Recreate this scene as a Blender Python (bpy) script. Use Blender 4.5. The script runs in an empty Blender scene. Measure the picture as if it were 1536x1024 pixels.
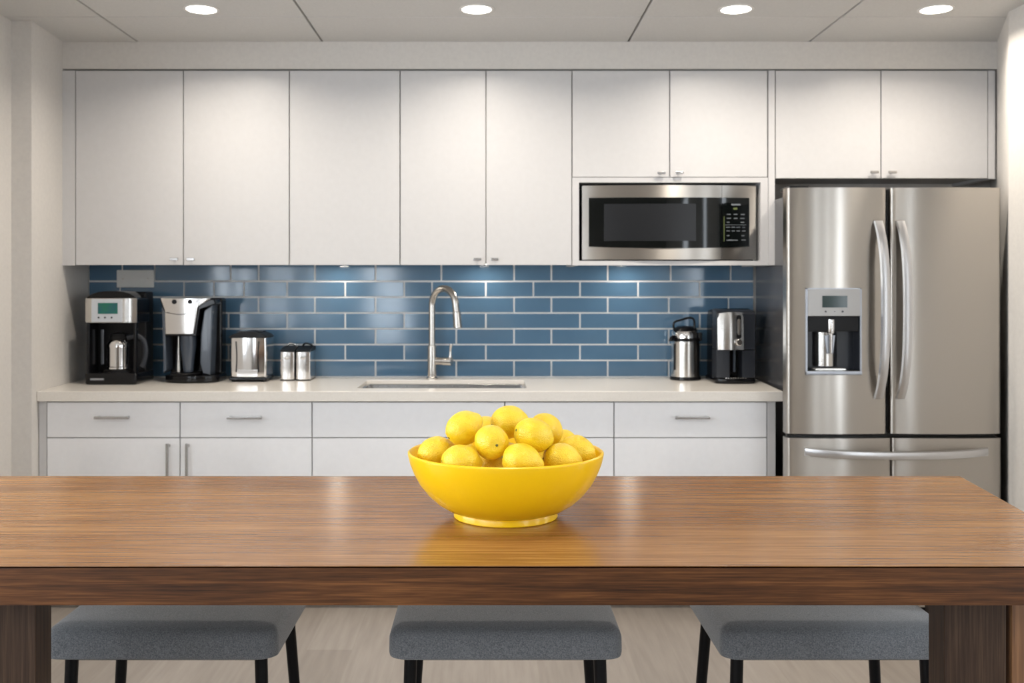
import bpy, bmesh, math, random
from mathutils import Vector, Matrix, noise
PI = math.pi
random.seed(7)
S = bpy.context.scene
C = S.collection

# ------------------------------------------------------------------ camera, sky, exposure
F = 1500.0; CX = 735.0; CY = 430.0; CZ = 1.345
cam = bpy.data.objects.new('camera', bpy.data.cameras.new('camera'))
C.objects.link(cam)
cam.location = (0, 0, CZ); cam.rotation_euler = (PI/2, 0, 0)
cam.data.sensor_width = 36; cam.data.lens = 36*F/1536
cam.data.shift_x = (768-CX)/1536; cam.data.shift_y = -(512-CY)/1536
cam.data.clip_start = 0.02
cam.data.dof.use_dof = True; cam.data.dof.focus_distance = 1.80; cam.data.dof.aperture_fstop = 8.0
S.camera = cam
S.view_settings.view_transform = 'Standard'; S.view_settings.look = 'None'
S.view_settings.gamma = 1; S.view_settings.exposure = 0.0
S.view_settings.use_curve_mapping = False
W = bpy.data.worlds.new('sky'); S.world = W; W.use_nodes = True
bgn = W.node_tree.nodes['Background']
bgn.inputs[0].default_value = (0.86, 0.93, 1.0, 1); bgn.inputs[1].default_value = 10.3
DOWN = 7.8      # watts of a downlight over the cabinets
ROOM = 4.0      # watts of the added ones out of view
PUCK = 0.6
WARM = (1.0, 0.91, 0.80)

def P(px, py, d):
    return Vector(((px-CX)*d/F, d, CZ-(py-CY)*d/F))
def X(px, d): return (px-CX)*d/F
def Z(py, d): return CZ-(py-CY)*d/F

# ------------------------------------------------------------------ materials
def mat(name, col, rough=0.5, metal=0.0, coat=0.0, emis=None, es=0.0, spec=0.5, sheen=0):
    m = bpy.data.materials.new(name); m.use_nodes = True
    b = m.node_tree.nodes['Principled BSDF']
    b.inputs['Base Color'].default_value = (*col, 1)
    b.inputs['Roughness'].default_value = rough
    b.inputs['Metallic'].default_value = metal
    b.inputs['Specular IOR Level'].default_value = spec
    if coat:
        b.inputs['Coat Weight'].default_value = coat; b.inputs['Coat Roughness'].default_value = 0.08
    if sheen: b.inputs['Sheen Weight'].default_value = sheen
    if emis:
        b.inputs['Emission Color'].default_value = (*emis, 1); b.inputs['Emission Strength'].default_value = es
    return m
def nt(m): return m.node_tree.nodes, m.node_tree.links, m.node_tree.nodes['Principled BSDF']
def noise_col(m, c1, c2, scale=(1,1,1), nscale=5, detail=4, lo=0.3, hi=0.7, rough=None, bump=0, bdist=0.001, rgh=0.55):
    n, l, b = nt(m)
    tc = n.new('ShaderNodeTexCoord'); mp = n.new('ShaderNodeMapping'); mp.inputs['Scale'].default_value = scale
    l.new(tc.outputs['Object'], mp.inputs[0])
    t = n.new('ShaderNodeTexNoise'); t.inputs['Scale'].default_value = nscale; t.inputs['Detail'].default_value = detail
    t.inputs['Roughness'].default_value = rgh
    l.new(mp.outputs[0], t.inputs['Vector'])
    r = n.new('ShaderNodeValToRGB'); r.color_ramp.elements[0].position = lo; r.color_ramp.elements[1].position = hi
    r.color_ramp.elements[0].color = (*c1, 1); r.color_ramp.elements[1].color = (*c2, 1)
    l.new(t.outputs['Fac'], r.inputs[0]); l.new(r.outputs[0], b.inputs['Base Color'])
    if rough:
        q = n.new('ShaderNodeMapRange'); q.inputs[3].default_value = rough[0]; q.inputs[4].default_value = rough[1]
        l.new(t.outputs['Fac'], q.inputs[0]); l.new(q.outputs[0], b.inputs['Roughness'])
    if bump:
        u = n.new('ShaderNodeBump'); u.inputs['Strength'].default_value = bump; u.inputs['Distance'].default_value = bdist
        l.new(t.outputs['Fac'], u.inputs['Height']); l.new(u.outputs[0], b.inputs['Normal'])
    return m

def wood(name, cols, rough=0.3, axis='x', bump=0.15, coat=0.0, spec=0.5):
    m = mat(name, cols[1], rough, coat=coat, spec=spec); n, l, b = nt(m)
    tc = n.new('ShaderNodeTexCoord')
    def mp(sc):
        q = n.new('ShaderNodeMapping')
        q.inputs['Scale'].default_value = sc if axis == 'x' else (sc[1], sc[2], sc[0])
        l.new(tc.outputs['Object'], q.inputs[0]); return q
    def nz(sc, s, d=5, ro=0.6, dist=0.0):
        t = n.new('ShaderNodeTexNoise'); t.inputs['Scale'].default_value = s; t.inputs['Detail'].default_value = d
        t.inputs['Roughness'].default_value = ro; t.inputs['Distortion'].default_value = dist
        l.new(mp(sc).outputs[0], t.inputs['Vector']); return t
    big = nz((0.55, 5.0, 5.0), 2.2, 3, 0.5, 0.6)     # wide bands
    mid = nz((1.3, 62, 62), 2.0, 5, 0.62, 0.5)       # grain lines
    fin = nz((7, 240, 240), 1.6, 3, 0.6)             # pores
    def mix(a, bb, f):
        q = n.new('ShaderNodeMix'); q.data_type = 'FLOAT'; q.inputs[0].default_value = f
        l.new(a, q.inputs[2]); l.new(bb, q.inputs[3]); return q.outputs[0]
    f = mix(mix(big.outputs['Fac'], mid.outputs['Fac'], 0.6), fin.outputs['Fac'], 0.33)
    r = n.new('ShaderNodeValToRGB'); e = r.color_ramp.elements
    e[0].position = 0.37; e[0].color = (*cols[0], 1); e[1].position = 0.63; e[1].color = (*cols[2], 1)
    k = e.new(0.5); k.color = (*cols[1], 1)
    l.new(f, r.inputs[0]); l.new(r.outputs[0], b.inputs['Base Color'])
    u = n.new('ShaderNodeBump'); u.inputs['Strength'].default_value = bump; u.inputs['Distance'].default_value = 0.0006
    l.new(f, u.inputs['Height']); l.new(u.outputs[0], b.inputs['Normal'])
    return m

def steel(name, col=(0.60, 0.575, 0.54), rough=0.28, an=0.97, rot=0.25):
    m = mat(name, col, rough, 1.0); n, l, b = nt(m)
    b.inputs['Anisotropic'].default_value = an; b.inputs['Anisotropic Rotation'].default_value = rot
    t = n.new('ShaderNodeTangent'); t.direction_type = 'RADIAL'; t.axis = 'Z'
    l.new(t.outputs[0], b.inputs['Tangent'])
    return m

M = {}
M['wall'] = noise_col(mat('painted_wall', (0.66, 0.63, 0.59), 0.7), (0.64, 0.61, 0.575), (0.68, 0.65, 0.61), (1,1,1), 60, 3, bump=0.05)
M['ceil'] = noise_col(mat('ceiling_panel', (0.62, 0.61, 0.59), 0.85), (0.60, 0.59, 0.57), (0.64, 0.63, 0.61), (1,1,1), 120, 3, bump=0.08)
M['taupe'] = noise_col(mat('taupe_wall_paint', (0.2, 0.17, 0.14), 0.7), (0.19, 0.165, 0.135), (0.21, 0.18, 0.15), (1,1,1), 60, 3)  # unseen wall darkened for contrast in the steel and less front fill
M['groove'] = mat('ceiling_groove', (0.30, 0.29, 0.28), 0.8)
M['lam'] = noise_col(mat('white_laminate', (0.78, 0.765, 0.755), 0.38), (0.592, 0.584, 0.584), (0.608, 0.600, 0.600), (1,1,1), 40, 2)  # same white laminate, darkened to offset strong downlights on wall cabinets
M['lamlow'] = noise_col(mat('base_laminate', (0.80, 0.80, 0.81), 0.36), (0.85, 0.85, 0.865), (0.87, 0.87, 0.885), (1,1,1), 40, 2)  # same laminate, lightened to stand in for more light on base cabinets
M['carc'] = mat('cabinet_carcass', (0.50, 0.49, 0.48), 0.6)
M['toe'] = mat('toe_kick', (0.10, 0.10, 0.10), 0.6)
M['quartz'] = noise_col(mat('quartz', (0.72, 0.68, 0.63), 0.22), (0.75, 0.705, 0.645), (0.81, 0.77, 0.71), (1,1,1), 260, 4)
M['tile'] = noise_col(mat('blue_tile', (0.09, 0.17, 0.27), 0.10, coat=0.3), (0.080, 0.165, 0.265), (0.10, 0.195, 0.305), (1,1,1), 3.5, 3)
M['grout'] = noise_col(mat('grout', (0.66, 0.66, 0.65), 0.85), (0.76, 0.76, 0.75), (0.84, 0.84, 0.83), (1,1,1), 200, 3)
M['steel'] = steel('brushed_steel', (0.52, 0.49, 0.45))
M['steel2'] = steel('satin_steel', (0.66, 0.64, 0.61), 0.22, 0.5)
M['polish'] = mat('polished_steel', (0.72, 0.70, 0.68), 0.16, 1.0)
M['panelst'] = mat('panel_steel', (0.42, 0.41, 0.40), 0.42, 0.85)
M['ctrl'] = mat('pale_silver_plastic', (0.60, 0.63, 0.68), 0.35, 0.3)
M['fhandle'] = mat('fridge_handle', (0.68, 0.68, 0.69), 0.3, 1.0)
M['handle'] = mat('satin_handle', (0.50, 0.49, 0.48), 0.26, 1.0)
M['nickel'] = mat('brushed_nickel', (0.60, 0.57, 0.53), 0.24, 1.0)
M['chrome'] = mat('chrome', (0.80, 0.79, 0.78), 0.10, 1.0)
M['sink'] = mat('sink_steel', (0.55, 0.54, 0.53), 0.25, 1.0)
M['black'] = mat('gloss_black_plastic', (0.005, 0.005, 0.006), 0.12, spec=0.3)
M['blackm'] = mat('matte_black_plastic', (0.006, 0.006, 0.007), 0.4, spec=0.25)
M['grayp'] = mat('dark_grey_plastic', (0.020, 0.023, 0.030), 0.28, spec=0.4)
M['slate'] = mat('slate_plastic', (0.06, 0.075, 0.10), 0.2, coat=0.3)
M['fside'] = mat('fridge_side_grey', (0.075, 0.075, 0.08), 0.22)
M['glassb'] = mat('black_glass', (0.003, 0.004, 0.004), 0.05, spec=0.35)
M['mesh'] = mat('oven_window', (0.014, 0.015, 0.017), 0.25, spec=0.3)
M['screen'] = noise_col(mat('lcd_green', (0.01, 0.10, 0.09), 0.15, emis=(0.02, 0.20, 0.15), es=0.2), (0.005, 0.09, 0.05), (0.01, 0.04, 0.08), (1,1,1), 30, 2)
M['screend'] = mat('lcd_dark', (0.008, 0.03, 0.028), 0.12)
M['plate'] = mat('wall_plate_plastic', (0.82, 0.82, 0.80), 0.3)
M['silverp'] = mat('silver_plastic', (0.38, 0.40, 0.44), 0.3, 0.7)
M['print'] = mat('printed_legend', (0.15, 0.165, 0.18), 0.5)
M['printg'] = mat('printed_green_line', (0.11, 0.14, 0.04), 0.5)
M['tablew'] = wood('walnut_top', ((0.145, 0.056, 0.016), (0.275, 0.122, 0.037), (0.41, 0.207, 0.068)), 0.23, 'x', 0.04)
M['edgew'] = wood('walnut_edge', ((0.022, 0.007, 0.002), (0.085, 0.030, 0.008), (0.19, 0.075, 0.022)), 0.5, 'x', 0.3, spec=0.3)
M['legw'] = wood('dark_walnut_leg', ((0.022, 0.012, 0.008), (0.050, 0.028, 0.017), (0.085, 0.050, 0.030)), 0.5, 'z', 0.25, spec=0.25)
M['postw'] = wood('walnut_post', ((0.09, 0.04, 0.018), (0.17, 0.08, 0.035), (0.26, 0.13, 0.06)), 0.4, 'z', 0.25)
M['bowl'] = mat('yellow_ceramic', (0.88, 0.54, 0.003), 0.28, coat=0.12)
M['stemend'] = mat('lemon_stem', (0.10, 0.10, 0.02), 0.7)
M['legm'] = mat('black_metal', (0.003, 0.003, 0.004), 0.4, spec=0.2)
M['frame'] = mat('window_frame_grey', (0.20, 0.20, 0.21), 0.5)
M['lens'] = mat('lamp_lens', (1, 1, 1), 0.5, emis=(1.0, 0.93, 0.82), es=9.0)
M['puckl'] = mat('puck_lens', (1, 1, 1), 0.5, emis=(1.0, 0.88, 0.72), es=7.0)
M['ring'] = mat('lamp_ring', (0.75, 0.73, 0.70), 0.5)

# lemon skin
m = mat('lemon_skin', (0.92, 0.64, 0.02), 0.29, spec=0.55); n, l, b = nt(m); M['lemon'] = m
b.inputs['Subsurface Weight'].default_value = 0.12; b.inputs['Subsurface Radius'].default_value = (0.01, 0.006, 0.001); b.inputs['Subsurface Scale'].default_value = 0.5
tc = n.new('ShaderNodeTexCoord'); oi = n.new('ShaderNodeObjectInfo')
t = n.new('ShaderNodeTexNoise'); t.inputs['Scale'].default_value = 38; t.inputs['Detail'].default_value = 2
l.new(tc.outputs['Object'], t.inputs['Vector'])
r = n.new('ShaderNodeValToRGB'); r.color_ramp.elements[0].color = (0.80, 0.52, 0.008, 1); r.color_ramp.elements[1].color = (0.88, 0.645, 0.03, 1)
r.color_ramp.elements[0].position = 0.3; r.color_ramp.elements[1].position = 0.7
l.new(t.outputs['Fac'], r.inputs[0]); l.new(r.outputs[0], b.inputs['Base Color'])
v = n.new('ShaderNodeTexVoronoi'); v.inputs['Scale'].default_value = 430
l.new(tc.outputs['Object'], v.inputs['Vector'])
t2 = n.new('ShaderNodeTexNoise'); t2.inputs['Scale'].default_value = 110; t2.inputs['Detail'].default_value = 3
l.new(tc.outputs['Object'], t2.inputs['Vector'])
ad = n.new('ShaderNodeMath'); ad.operation = 'MULTIPLY_ADD'; ad.inputs[1].default_value = 0.6
l.new(v.outputs['Distance'], ad.inputs[0]); l.new(t2.outputs['Fac'], ad.inputs[2])
u = n.new('ShaderNodeBump'); u.inputs['Strength'].default_value = 0.7; u.inputs['Distance'].default_value = 0.0018
l.new(ad.outputs[0], u.inputs['Height']); l.new(u.outputs[0], b.inputs['Normal'])

# seat fabric
m = mat('grey_fabric', (0.22, 0.23, 0.25), 0.9, sheen=0.3); n, l, b = nt(m); M['fabric'] = m
tc = n.new('ShaderNodeTexCoord')
t = n.new('ShaderNodeTexNoise'); t.inputs['Scale'].default_value = 420; t.inputs['Detail'].default_value = 4; t.inputs['Roughness'].default_value = 0.7
l.new(tc.outputs['Object'], t.inputs['Vector'])
r = n.new('ShaderNodeValToRGB'); r.color_ramp.elements[0].color = (0.07, 0.078, 0.09, 1); r.color_ramp.elements[1].color = (0.24, 0.25, 0.262, 1)
r.color_ramp.elements[0].position = 0.32; r.color_ramp.elements[1].position = 0.68
l.new(t.outputs['Fac'], r.inputs[0]); l.new(r.outputs[0], b.inputs['Base Color'])
u = n.new('ShaderNodeBump'); u.inputs['Strength'].default_value = 0.6; u.inputs['Distance'].default_value = 0.0008
l.new(t.outputs['Fac'], u.inputs['Height']); l.new(u.outputs[0], b.inputs['Normal'])

# floor planks
m = mat('floor_planks', (0.45, 0.40, 0.35), 0.45); n, l, b = nt(m); M['floor'] = m
tc = n.new('ShaderNodeTexCoord'); mp = n.new('ShaderNodeMapping'); mp.inputs['Rotation'].default_value = (0, 0, PI/2)
l.new(tc.outputs['Object'], mp.inputs[0])
bt = n.new('ShaderNodeTexBrick'); bt.inputs['Scale'].default_value = 1.0
bt.inputs['Brick Width'].default_value = 1.1; bt.inputs['Row Height'].default_value = 0.17; bt.inputs['Mortar Size'].default_value = 0.0015
bt.inputs['Color1'].default_value = (0.27, 0.232, 0.197, 1); bt.inputs['Color2'].default_value = (0.34, 0.298, 0.258, 1); bt.inputs['Mortar'].default_value = (0.30, 0.26, 0.22, 1)
bt.offset = 0.37
l.new(mp.outputs[0], bt.inputs['Vector'])
mp2 = n.new('ShaderNodeMapping'); mp2.inputs['Scale'].default_value = (22, 1.6, 1)
l.new(tc.outputs['Object'], mp2.inputs[0])
t = n.new('ShaderNodeTexNoise'); t.inputs['Scale'].default_value = 2.0; t.inputs['Detail'].default_value = 5; l.new(mp2.outputs[0], t.inputs['Vector'])
mx = n.new('ShaderNodeMix'); mx.data_type = 'RGBA'; mx.blend_type = 'MULTIPLY'; mx.inputs[0].default_value = 0.45
rr = n.new('ShaderNodeValToRGB'); rr.color_ramp.elements[0].color = (0.62, 0.60, 0.58, 1); rr.color_ramp.elements[1].color = (1, 1, 1, 1)
rr.color_ramp.elements[0].position = 0.3; rr.color_ramp.elements[1].position = 0.65
l.new(t.outputs['Fac'], rr.inputs[0]); l.new(bt.outputs['Color'], mx.inputs[6]); l.new(rr.outputs[0], mx.inputs[7]); l.new(mx.outputs[2], b.inputs['Base Color'])

# window glass
m = bpy.data.materials.new('window_glass'); m.use_nodes = True; n = m.node_tree.nodes; l = m.node_tree.links
n.remove(n['Principled BSDF']); a = n.new('ShaderNodeBsdfTransparent'); g = n.new('ShaderNodeBsdfGlossy'); g.inputs['Roughness'].default_value = 0.02
mx = n.new('ShaderNodeMixShader'); mx.inputs[0].default_value = 0.06
l.new(a.outputs[0], mx.inputs[1]); l.new(g.outputs[0], mx.inputs[2]); l.new(mx.outputs[0], n['Material Output'].inputs['Surface'])
M['glass'] = m

# ------------------------------------------------------------------ mesh helpers (all coordinates are world metres)
def box(bm, x0, x1, y0, y1, z0, z1, bev=0.0, seg=2):
    r = bmesh.ops.create_cube(bm, size=1)
    vs = r['verts']
    for v in vs:
        v.co = Vector(((x0+x1)/2 + v.co.x*(x1-x0), (y0+y1)/2 + v.co.y*(y1-y0), (z0+z1)/2 + v.co.z*(z1-z0)))
    if bev > 0:
        es = set()
        for v in vs: es.update(v.link_edges)
        bmesh.ops.bevel(bm, geom=list(es), offset=bev, segments=seg, profile=0.5, affect='EDGES')
    return bm
def B(*a, **k): return box(bmesh.new(), *a, **k)
def prism(bm, pts, y0, y1, bev=0.0, seg=2, axis='y'):
    """outline in XZ (axis y), XY (axis z) or YZ (axis x), extruded along the axis."""
    def mk(p, q):
        if axis == 'y': return Vector((p[0], q, p[1]))
        if axis == 'z': return Vector((p[0], p[1], q))
        return Vector((q, p[0], p[1]))
    a = [bm.verts.new(mk(p, y0)) for p in pts]; c = [bm.verts.new(mk(p, y1)) for p in pts]
    fs = [bm.faces.new(a), bm.faces.new(list(reversed(c)))]
    n = len(pts)
    for i in range(n): fs.append(bm.faces.new((a[i], c[i], c[(i+1) % n], a[(i+1) % n])))
    bmesh.ops.recalc_face_normals(bm, faces=fs)
    if bev > 0:
        es = list(set(e for f in fs[:2] for e in f.edges))
        bmesh.ops.bevel(bm, geom=es, offset=bev, segments=seg, profile=0.5, affect='EDGES')
    return bm
def rrect(x0, x1, z0, z1, r, n=6):
    pts = []
    for cx, cz, a0 in ((x1-r, z1-r, 0), (x0+r, z1-r, 90), (x0+r, z0+r, 180), (x1-r, z0+r, 270)):
        for i in range(n+1):
            a = math.radians(a0+90*i/n); pts.append((cx+r*math.cos(a), cz+r*math.sin(a)))
    return pts
def lathe(bm, prof, cx, cy, seg=48, cap=True):
    rings = []
    for (r, z) in prof:
        if r < 1e-6: rings.append([bm.verts.new((cx, cy, z))])
        else: rings.append([bm.verts.new((cx+r*math.cos(2*PI*i/seg), cy+r*math.sin(2*PI*i/seg), z)) for i in range(seg)])
    for a, c in zip(rings[:-1], rings[1:]):
        for i in range(seg):
            j = (i+1) % seg
            if len(a) == 1 and len(c) == 1: continue
            if len(a) == 1: bm.faces.new((a[0], c[j], c[i]))
            elif len(c) == 1: bm.faces.new((a[i], a[j], c[0]))
            else: bm.faces.new((a[i], a[j], c[j], c[i]))
    if cap:
        if len(rings[0]) > 1: bm.faces.new(list(reversed(rings[0])))
        if len(rings[-1]) > 1: bm.faces.new(rings[-1])
    bmesh.ops.recalc_face_normals(bm, faces=bm.faces[:])
    return bm
def bend(bm, x0, x1, amt, n=16):
    for i in range(1, n):
        g_ = bm.verts[:]+bm.edges[:]+bm.faces[:]
        bmesh.ops.bisect_plane(bm, geom=g_, plane_co=(x0+(x1-x0)*i/n, 0, 0), plane_no=(1, 0, 0))
    for v in bm.verts:
        u_ = (v.co.x-(x0+x1)/2)/((x1-x0)/2); v.co.y += amt*u_*u_
    return bm
def tube(bm, pts, rad, seg=16, cap=True, flat=None):
    """round bar through points; rad may be a list; flat=(w,h) squashes."""
    pts = [Vector(p) for p in pts]; n = len(pts)
    rads = rad if isinstance(rad, (list, tuple)) else [rad]*n
    tang = []
    for i in range(n):
        a = pts[max(i-1, 0)]; c = pts[min(i+1, n-1)]; tang.append((c-a).normalized())
    ref = Vector((0, 0, 1)) if abs(tang[0].z) < 0.9 else Vector((0, 1, 0))
    u = tang[0].cross(ref).normalized(); rings = []
    for i in range(n):
        u = (u - tang[i]*u.dot(tang[i])).normalized(); w = tang[i].cross(u)
        fx, fy = flat if flat else (1, 1)
        rings.append([bm.verts.new(pts[i] + rads[i]*(fx*math.cos(2*PI*k/seg)*u + fy*math.sin(2*PI*k/seg)*w)) for k in range(seg)])
    for a, c in zip(rings[:-1], rings[1:]):
        for k in range(seg):
            j = (k+1) % seg; bm.faces.new((a[k], a[j], c[j], c[k]))
    if cap: bm.faces.new(list(reversed(rings[0]))); bm.faces.new(rings[-1])
    bmesh.ops.recalc_face_normals(bm, faces=bm.faces[:])
    return bm
def smoothpts(pts, n=8):
    pts = [Vector(p) for p in pts]; out = []
    for i in range(len(pts)-1):
        p0 = pts[max(i-1, 0)]; p1 = pts[i]; p2 = pts[i+1]; p3 = pts[min(i+2, len(pts)-1)]
        for k in range(n):
            t = k/n
            out.append(0.5*((2*p1)+(p2-p0)*t+(2*p0-5*p1+4*p2-p3)*t*t+(3*p1-p0-3*p2+p3)*t**3))
    out.append(pts[-1]); return out
def obj(name, bm, m, parent=None, smooth=True, label=None):
    me = bpy.data.meshes.new(name)
    off = Vector((0, 0, 0)); q = parent
    while q: off += q.location; q = q.parent
    if parent: bmesh.ops.translate(bm, verts=bm.verts[:], vec=-off)
    bm.to_mesh(me); bm.free()
    o = bpy.data.objects.new(name, me); C.objects.link(o)
    me.materials.append(m)
    if smooth:
        me.shade_smooth()
        me.set_sharp_from_angle(angle=math.radians(38))
        wn = o.modifiers.new('normals', 'WEIGHTED_NORMAL'); wn.keep_sharp = True; wn.weight = 100
    if parent: o.parent = parent
    if label: o['label'] = label
    return o
def tag(o, label, cat, group=None):
    o['label'] = label; o['category'] = cat
    if group: o['group'] = group
    return o
def thing(name, label, cat, loc, group=None):
    o = bpy.data.objects.new(name, None); C.objects.link(o); o.location = loc; o.empty_display_size = 0.05
    return tag(o, label, cat, group)
def struct(name, bm, m, smooth=False):
    o = obj(name, bm, m, smooth=smooth); o['kind'] = 'structure'; return o
def children(o): return [c for c in bpy.data.objects if c.parent == o]
def copy_tree(o, parent=None):
    c = o.copy(); C.objects.link(c); c.parent = parent
    for ch in children(o): copy_tree(ch, c)
    return c

# ------------------------------------------------------------------ the room
DB = 4.80     # tiled wall
DU = 4.45     # faces of wall cabinets
DL = 4.18     # faces of base cabinets
DC = 4.16     # worktop edge
ZC = 0.91
ZT = 2.437    # ceiling
XL0, XL1, XLo = -1.884, -1.924, -1.967
XR = 2.062; XRB = 2.40   # right wall, and where it meets the back
YB = -3.4     # wall behind the viewer
struct('floor', B(XLo-.2, XRB+.3, YB-.1, DB+.1, -0.06, 0), M['floor'])
struct('wall_back', B(XLo-.2, XRB+.3, DB, DB+.1, 0, 2.6), M['wall'])
# left: the pier beside the cabinets, then the plain wall with a window
bm = bmesh.new(); prism(bm, [(XLo-.15, 4.11), (XL0, 4.11), (XL1, DB), (XLo-.15, DB)], 0, ZT, axis='z', bev=0)
struct('wall_left_pier', bm, M['wall'])
def wall_with_holes(name, fixed, thick, a0, a1, z0, z1, holes, axis, m='wall'):
    """wall with rectangular openings; axis 'x' = plane x const spanning y, 'y' = plane y const spanning x"""
    bm = bmesh.new()
    cuts = sorted(holes)
    def bb(p, q, r, s):
        if q-p < 1e-4 or s-r < 1e-4: return
        if axis == 'x': box(bm, fixed, fixed+thick, p, q, r, s)
        else: box(bm, p, q, fixed, fixed+thick, r, s)
    x = a0
    for (h0, h1, g0, g1) in cuts:
        bb(x, h0, z0, z1); bb(h0, h1, z0, g0); bb(h0, h1, g1, z1); x = h1
    bb(x, a1, z0, z1)
    return struct(name, bm, M[m])
LW = [(-2.6, -1.2, 0.85, 2.2), (-0.7, 0.7, 0.85, 2.2), (1.1, 2.4, 0.85, 2.2)]
wall_with_holes('wall_left', XLo, -0.12, YB, 4.11, 0, ZT, LW, 'x')
ADDED_RW = [(-0.7, -0.05, 0.6, 2.2), (1.05, 1.35, 0.6, 2.2), (1.95, 2.25, 0.6, 2.2)]  # added unseen openings, put in for bright bands in the fridge steel
wall_with_holes('wall_right', XR, 0.04, YB, 3.975, 0, ZT, ADDED_RW, 'x')
struct('wall_right_return', prism(bmesh.new(), [(XR, 3.975), (XR+.25, 3.975), (XRB+.25, DB), (XRB, DB)], 0, ZT, axis='z'), M['wall'])
ADDED_BW = [(-1.6, -1.1, 0.6, 2.2)]  # added opening behind the viewer, kept for cool streaks in the steel
wall_with_holes('wall_front', YB, -0.12, XLo, XR, 0, ZT, ADDED_BW, 'y', 'taupe')
def window(k, axis, fixed, a0, a1, z0, z1, nm, o6=.06, fd_=.03, t=.05):
    bm = bmesh.new()
    def bb(p, q, r, s, d=fd_):
        if axis == 'x': box(bm, fixed-o6-d, fixed-o6+d, p, q, r, s)
        else: box(bm, p, q, fixed-.06-d, fixed-.06+d, r, s)
    bb(a0, a0+t, z0, z1); bb(a1-t, a1, z0, z1); bb(a0, a1, z0, z0+t); bb(a0, a1, z1-t, z1)
    for i in range(1, nm): c = a0+(a1-a0)*i/nm; bb(c-.018, c+.018, z0, z1)
    o = struct('window_%d' % k, bm, M['frame'])
    bm = bmesh.new()
    if axis == 'x': box(bm, fixed-o6-.003, fixed-o6+.003, a0+t, a1-t, z0+t, z1-t)
    else: box(bm, a0+t, a1-t, fixed-.063, fixed-.057, z0+t, z1-t)
    obj('pane', bm, M['glass'], o, smooth=False)
    ld = bpy.data.lights.new('daylight_portal', 'AREA'); ld.shape = 'RECTANGLE'
    ld.size = a1-a0; ld.size_y = z1-z0; ld.cycles.is_portal = True
    lo = bpy.data.objects.new('daylight_portal', ld); C.objects.link(lo)
    if axis == 'x': lo.location = (fixed-o6*1.6, (a0+a1)/2, (z0+z1)/2); lo.rotation_euler = (PI/2, 0, -PI/2 if o6 > 0 else PI/2)
    else: lo.location = ((a0+a1)/2, fixed-.1, (z0+z1)/2); lo.rotation_euler = (PI/2, 0, PI)
    # rectangle height runs along local y (world z) after the rotation
    lo.parent = o
k = 1
for (a, c, z0, z1) in LW: window(k, 'x', XLo, a, c, z0, z1, 2); k += 1
for (a, c, z0, z1) in ADDED_RW: window(k, 'x', XR, a, c, z0, z1, 1, -.015, .012, .025); k += 1
for (a, c, z0, z1) in ADDED_BW: window(k, 'y', YB, a, c, z0, z1, 1); k += 1

# ceiling: suspended panels with thin grooves
bm = bmesh.new(); gx = [XLo-.1, -1.573, -0.748, 0.617, 1.424, XRB+.2]; gy = [DU+.4, 4.05, 2.85, 1.65, 0.45, -0.75, -1.95, YB-.1]
g = 0.0045
for i in range(len(gx)-1):
    for j in range(len(gy)-1):
        box(bm, gx[i]+g, gx[i+1]-g, gy[j+1]+g, gy[j]-g, ZT, ZT+.02, bev=0.0015, seg=1)
struct('ceiling', bm, M['ceil'])
struct('trim_1', B(XLo-.1, XRB+.2, YB-.1, DB+.05, ZT+.0201, ZT+.06), M['groove'])
# soffit above the wall cabinets
struct('trim_2', B(XL0-.04, XRB-.02, DU+.004, DB, Z(103, DU), ZT-.0005), M['wall'])

# ------------------------------------------------------------------ lamps in the ceiling
def downlight(x, y, label, watts, group, r=0.058):
    t = thing('recessed_light', label, 'ceiling light', (x, y, ZT), group)
    bm = bmesh.new(); lathe(bm, [(r+.012, ZT-.0005), (r+.012, ZT-.003), (r+.003, ZT-.005), (r, ZT-.004), (r, ZT-.0005)], x, y, 40, cap=False)
    obj('trim_ring', bm, M['ring'], t)
    bm = bmesh.new(); lathe(bm, [(0, ZT-.0035), (r-.0005, ZT-.0035), (r-.0005, ZT-.0008), (0, ZT-.0008)], x, y, 40)
    obj('lamp_lens', bm, M['lens'], t)
    ld = bpy.data.lights.new('bulb', 'AREA'); ld.shape = 'DISK'; ld.size = 0.10; ld.energy = watts; ld.color = WARM; ld.spread = math.radians(150)
    lo = bpy.data.objects.new('bulb', ld); C.objects.link(lo); lo.parent = t; lo.location = (0, 0, -0.008)
    return t
wh = ['first from the left, over the coffee makers', 'second from the left, in front of the sink', 'third from the left, before the microwave', 'rightmost, before the refrigerator']
for q, px in enumerate((302, 715, 1104, 1404)):
    downlight(X(px, 3.93), 3.93, 'round recessed ceiling light, ' + wh[q], DOWN, 'recessed lights in front of the cabinets')
for y, nm in ((1.75, 'over the table'), (-0.5, 'behind the table'), (-2.4, 'near the windows')):  # added rows out of view, put in to light the room
    for x, sd in ((-1.2, 'left'), (0.1, 'middle'), (1.4, 'right')):
        downlight(x, y, 'round recessed ceiling light %s, %s of its row' % (nm, sd), ROOM if y > 0 else ROOM*0.8, 'recessed lights over the room')

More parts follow.
